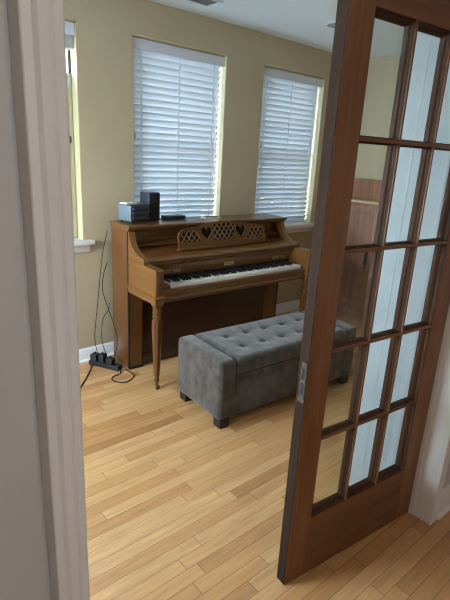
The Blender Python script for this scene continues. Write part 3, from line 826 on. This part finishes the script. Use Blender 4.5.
cord([(1.325, 2.965, .0045), (1.30, 2.91, .0045), (1.25, 2.84, .0045), (1.17, 2.74, .0045), (1.05, 2.62, .0045), (.80, 2.50, .0045), (.45, 2.45, .0045)], .0042, 'black cord running across the floor toward the left doorway casing')
cord([(1.455, 2.775, .018), (1.43, 2.72, .0045), (1.36, 2.70, .0045), (1.34, 2.64, .0045), (1.385, 2.585, .0045), (1.455, 2.60, .0045), (1.497, 2.66, .0045), (1.49, 2.76, .0045)], .0036, 'thin black cord curled in a loop on the floor by the piano corner')

# ------------------------------------------------------------------ ceiling fittings
rg = tag(empty('ceiling_register', (2.03, 2.78, ZC)), 'white ceiling air register near the window wall', 'air vent')
RO = Vector(rg.location)
m = MB(); X0, X1, Y0, Y1 = 1.86, 2.20, 2.695, 2.865
for a in ((X0, X1, Y0, Y0+.025), (X0, X1, Y1-.025, Y1), (X0, X0+.025, Y0+.025, Y1-.025), (X1-.025, X1, Y0+.025, Y1-.025)): m.box(*a, ZC-.008, ZC, bev=.002)
m.build('frame', M['ceil'], rg, RO)
m = MB(); m.box(X0+.02, X1-.02, Y0+.02, Y1-.02, ZC-.0015, ZC-.0005); m.build('backing', M['lampin'], rg, RO)
m = MB()
for k in range(9):
    y = Y0+.034+k*.0128; m.box(X0+.025, X1-.025, y-.005, y+.005, ZC-.006, ZC-.0045, rot=Matrix.Rotation(.5, 3, 'X'))
m.build('louvre', M['grey'], rg, RO)
rl = tag(empty('recessed_light', (3.075, 2.455, ZC)), 'unlit round recessed ceiling light beside the wooden door edge', 'ceiling light')
LO = Vector(rl.location)
m = MB()
seg = 32
prof = [(.088, ZC-.0005), (.086, ZC-.004), (.076, ZC-.007), (.072, ZC-.006), (.068, ZC-.0005)]
m.lathe(prof, LO.x, LO.y, seg); m.build('trim_ring', M['ceil'], rl, LO)
m = MB(); m.lathe([(.071, ZC-.0066), (.060, ZC-.0085), (.02, ZC-.0095)], LO.x, LO.y, seg); m.build('lamp_face', M['lampin'], rl, LO)
# added lamp to warm and fill the hall, unseen behind the camera
hl = tag(empty('added_hall_lamp', (0.35, -0.85, ZC)), 'added flush round lamp filling the hall, unseen behind the viewer', 'ceiling light')
m = MB(); m.lathe([(.15, ZC-.03), (.155, ZC-.002), (.15, ZC)], 0.35, -.85, 24); m.build('lamp_base', M['white'], hl, (0.35, -.85, ZC))

# ------------------------------------------------------------------ outdoors: pale bounce ground and trees
g_ = MB(); g_.box(-14, 16, -14, 16, -.65, -.60); struct(g_.build('ground', M['bounce_ground']))
def tree(x, y, h, w, mat, label, n=1300, seed=1):
    rnd = random.Random(seed)
    root = tag(empty('garden_tree', (x, y, -.6)), label, 'tree', 'garden trees')
    m = MB(); m.lathe([(.11, 0), (.08, h*.35), (.04, h*.8)], 0, 0, 10); m.build('trunk', M['bark'], root)
    bm = bmesh.new()
    for k in range(n):
        while True:
            p = Vector((rnd.uniform(-1, 1), rnd.uniform(-1, 1), rnd.uniform(-1, 1)))
            if .35 < p.length < 1: break
        c = Vector((p.x*w, p.y*w, h*.56+p.z*h*.46))
        e = Euler((rnd.uniform(0, 6.3), rnd.uniform(0, 6.3), rnd.uniform(0, 6.3))).to_matrix()
        s = rnd.uniform(.06, .13)
        vs = [bm.verts.new(c+e@Vector(q)*s) for q in ((-1, 0, 0), (-.3, -.5, .08), (.5, -.4, .05), (1, 0, -.1), (.5, .4, .05), (-.3, .5, .08))]
        bm.faces.new(vs)
    me = bpy.data.meshes.new('foliage'); bm.to_mesh(me); bm.free(); me.materials.append(M[mat])
    o = bpy.data.objects.new('foliage', me); COL.objects.link(o); o.parent = root
tree(2.80, 6.6, 4.4, 1.1, 'leafa', 'bright green garden tree seen through the left window', n=5000, seed=1)
tree(9.6, 7.0, 3.4, 1.5, 'leafb', 'green garden tree outside the right blind', seed=2)
tree(6.0, 8.6, 2.6, 1.2, 'leafb', 'green garden tree outside the wide blind', seed=3)

hd = tag(empty('added_hedge', (4.0, 5.0, -.6)), 'added dark green hedge screening bright ground beyond the window blinds', 'hedge')  # put in to darken what shows through the lower blind gaps
rnd = random.Random(11); bm = bmesh.new()
for k in range(9000):
    c = Vector((rnd.uniform(-2.2, 3.2), rnd.uniform(-.28, .28), rnd.uniform(.03, 1.0)**.8*1.98))
    e = Euler((rnd.uniform(0, 6.3), rnd.uniform(0, 6.3), rnd.uniform(0, 6.3))).to_matrix(); q_ = rnd.uniform(.05, .09)
    bm.faces.new([bm.verts.new(c+e@Vector(q)*q_) for q in ((-1, 0, 0), (-.3, -.5, .08), (.5, -.4, .05), (1, 0, -.1), (.5, .4, .05), (-.3, .5, .08))])
m = MB(); m.bm.free(); m.bm = bm; m.build('foliage', M['leafb'], hd, smooth=False)
m = MB()
for k in range(7): m.lathe([(.03, 0), (.02, 1.2)], -1.9+k*.8, 0, 8)
m.build('stems', M['bark'], hd)['kind'] = 'stuff'

# ------------------------------------------------------------------ light
w = bpy.data.worlds.new('overcast_sky'); S.world = w; w.use_nodes = True
nt = w.node_tree; bg = nt.nodes['Background']
tc = N(nt, 'ShaderNodeTexCoord'); sx = N(nt, 'ShaderNodeSeparateXYZ'); rp = N(nt, 'ShaderNodeValToRGB')
nt.links.new(tc.outputs['Generated'], sx.inputs[0]); nt.links.new(sx.outputs['Z'], rp.inputs['Fac'])
rp.color_ramp.elements[0].position = 0.0; rp.color_ramp.elements[0].color = (0.80, 0.90, 1.0, 1)
rp.color_ramp.elements[1].position = 0.8; rp.color_ramp.elements[1].color = (0.66, 0.82, 1.0, 1)
nt.links.new(rp.outputs['Color'], bg.inputs['Color'])
bg.inputs['Strength'].default_value = 37.0

def portal(name, loc, rot, sx_, sy_):
    l = bpy.data.lights.new(name, 'AREA'); l.shape = 'RECTANGLE'; l.size = sx_; l.size_y = sy_
    l.cycles.is_portal = True
    o = bpy.data.objects.new(name, l); COL.objects.link(o); o.location = loc; o.rotation_euler = rot
for a, b in wins: portal('window_portal', ((a+b)/2, YB+.215, (WZ0+WZ1)/2), (math.radians(-90), 0, 0), b-a, WZ1-WZ0)
portal('window_portal', (XW0-.19, 2.25, 1.55), (0, math.radians(-90), 0), 1.3, 1.4)
portal('window_portal', (.15, HY0-.19, 1.675), (math.radians(90), 0, 0), .5, .45)
l = bpy.data.lights.new('hall_fill_light', 'AREA'); l.shape = 'DISK'; l.size = .28; l.energy = 11; l.color = (1.0, .76, .58)  # warm fill from the added hall lamp
o = bpy.data.objects.new('hall_fill_light', l); COL.objects.link(o); o.location = (0.35, -.85, ZC-.035)

# ------------------------------------------------------------------ camera
R = ((0.76363739, -0.15230993, 0.62742301), (-0.64366404, -0.25566461, 0.72134056), (0.05054253, -0.95469225, -0.29327148))
cam = bpy.data.cameras.new('camera'); co = bpy.data.objects.new('camera', cam); COL.objects.link(co)
mat = Matrix.Identity(4)
for i in range(3):
    mat[i][0] = R[i][0]; mat[i][1] = -R[i][1]; mat[i][2] = -R[i][2]
mat[2][3] = 1.5
co.matrix_world = mat
cam.sensor_fit = 'VERTICAL'; cam.sensor_height = 24.0; cam.sensor_width = 18.0; cam.lens = 470/600*24
cam.clip_start = .02
cam.dof.use_dof = True; cam.dof.focus_distance = 2.4; cam.dof.aperture_fstop = 11.0
S.camera = co
S.view_settings.view_transform = 'Standard'; S.view_settings.look = 'None'
S.view_settings.gamma = 1.0; S.view_settings.exposure = 0.09; S.view_settings.use_curve_mapping = False
S.cycles.use_denoising = True
S.cycles.filter_width = 1.15
S.cycles.max_bounces = 14; S.cycles.diffuse_bounces = 8; S.cycles.transparent_max_bounces = 24
S.cycles.sample_clamp_indirect = 6.0
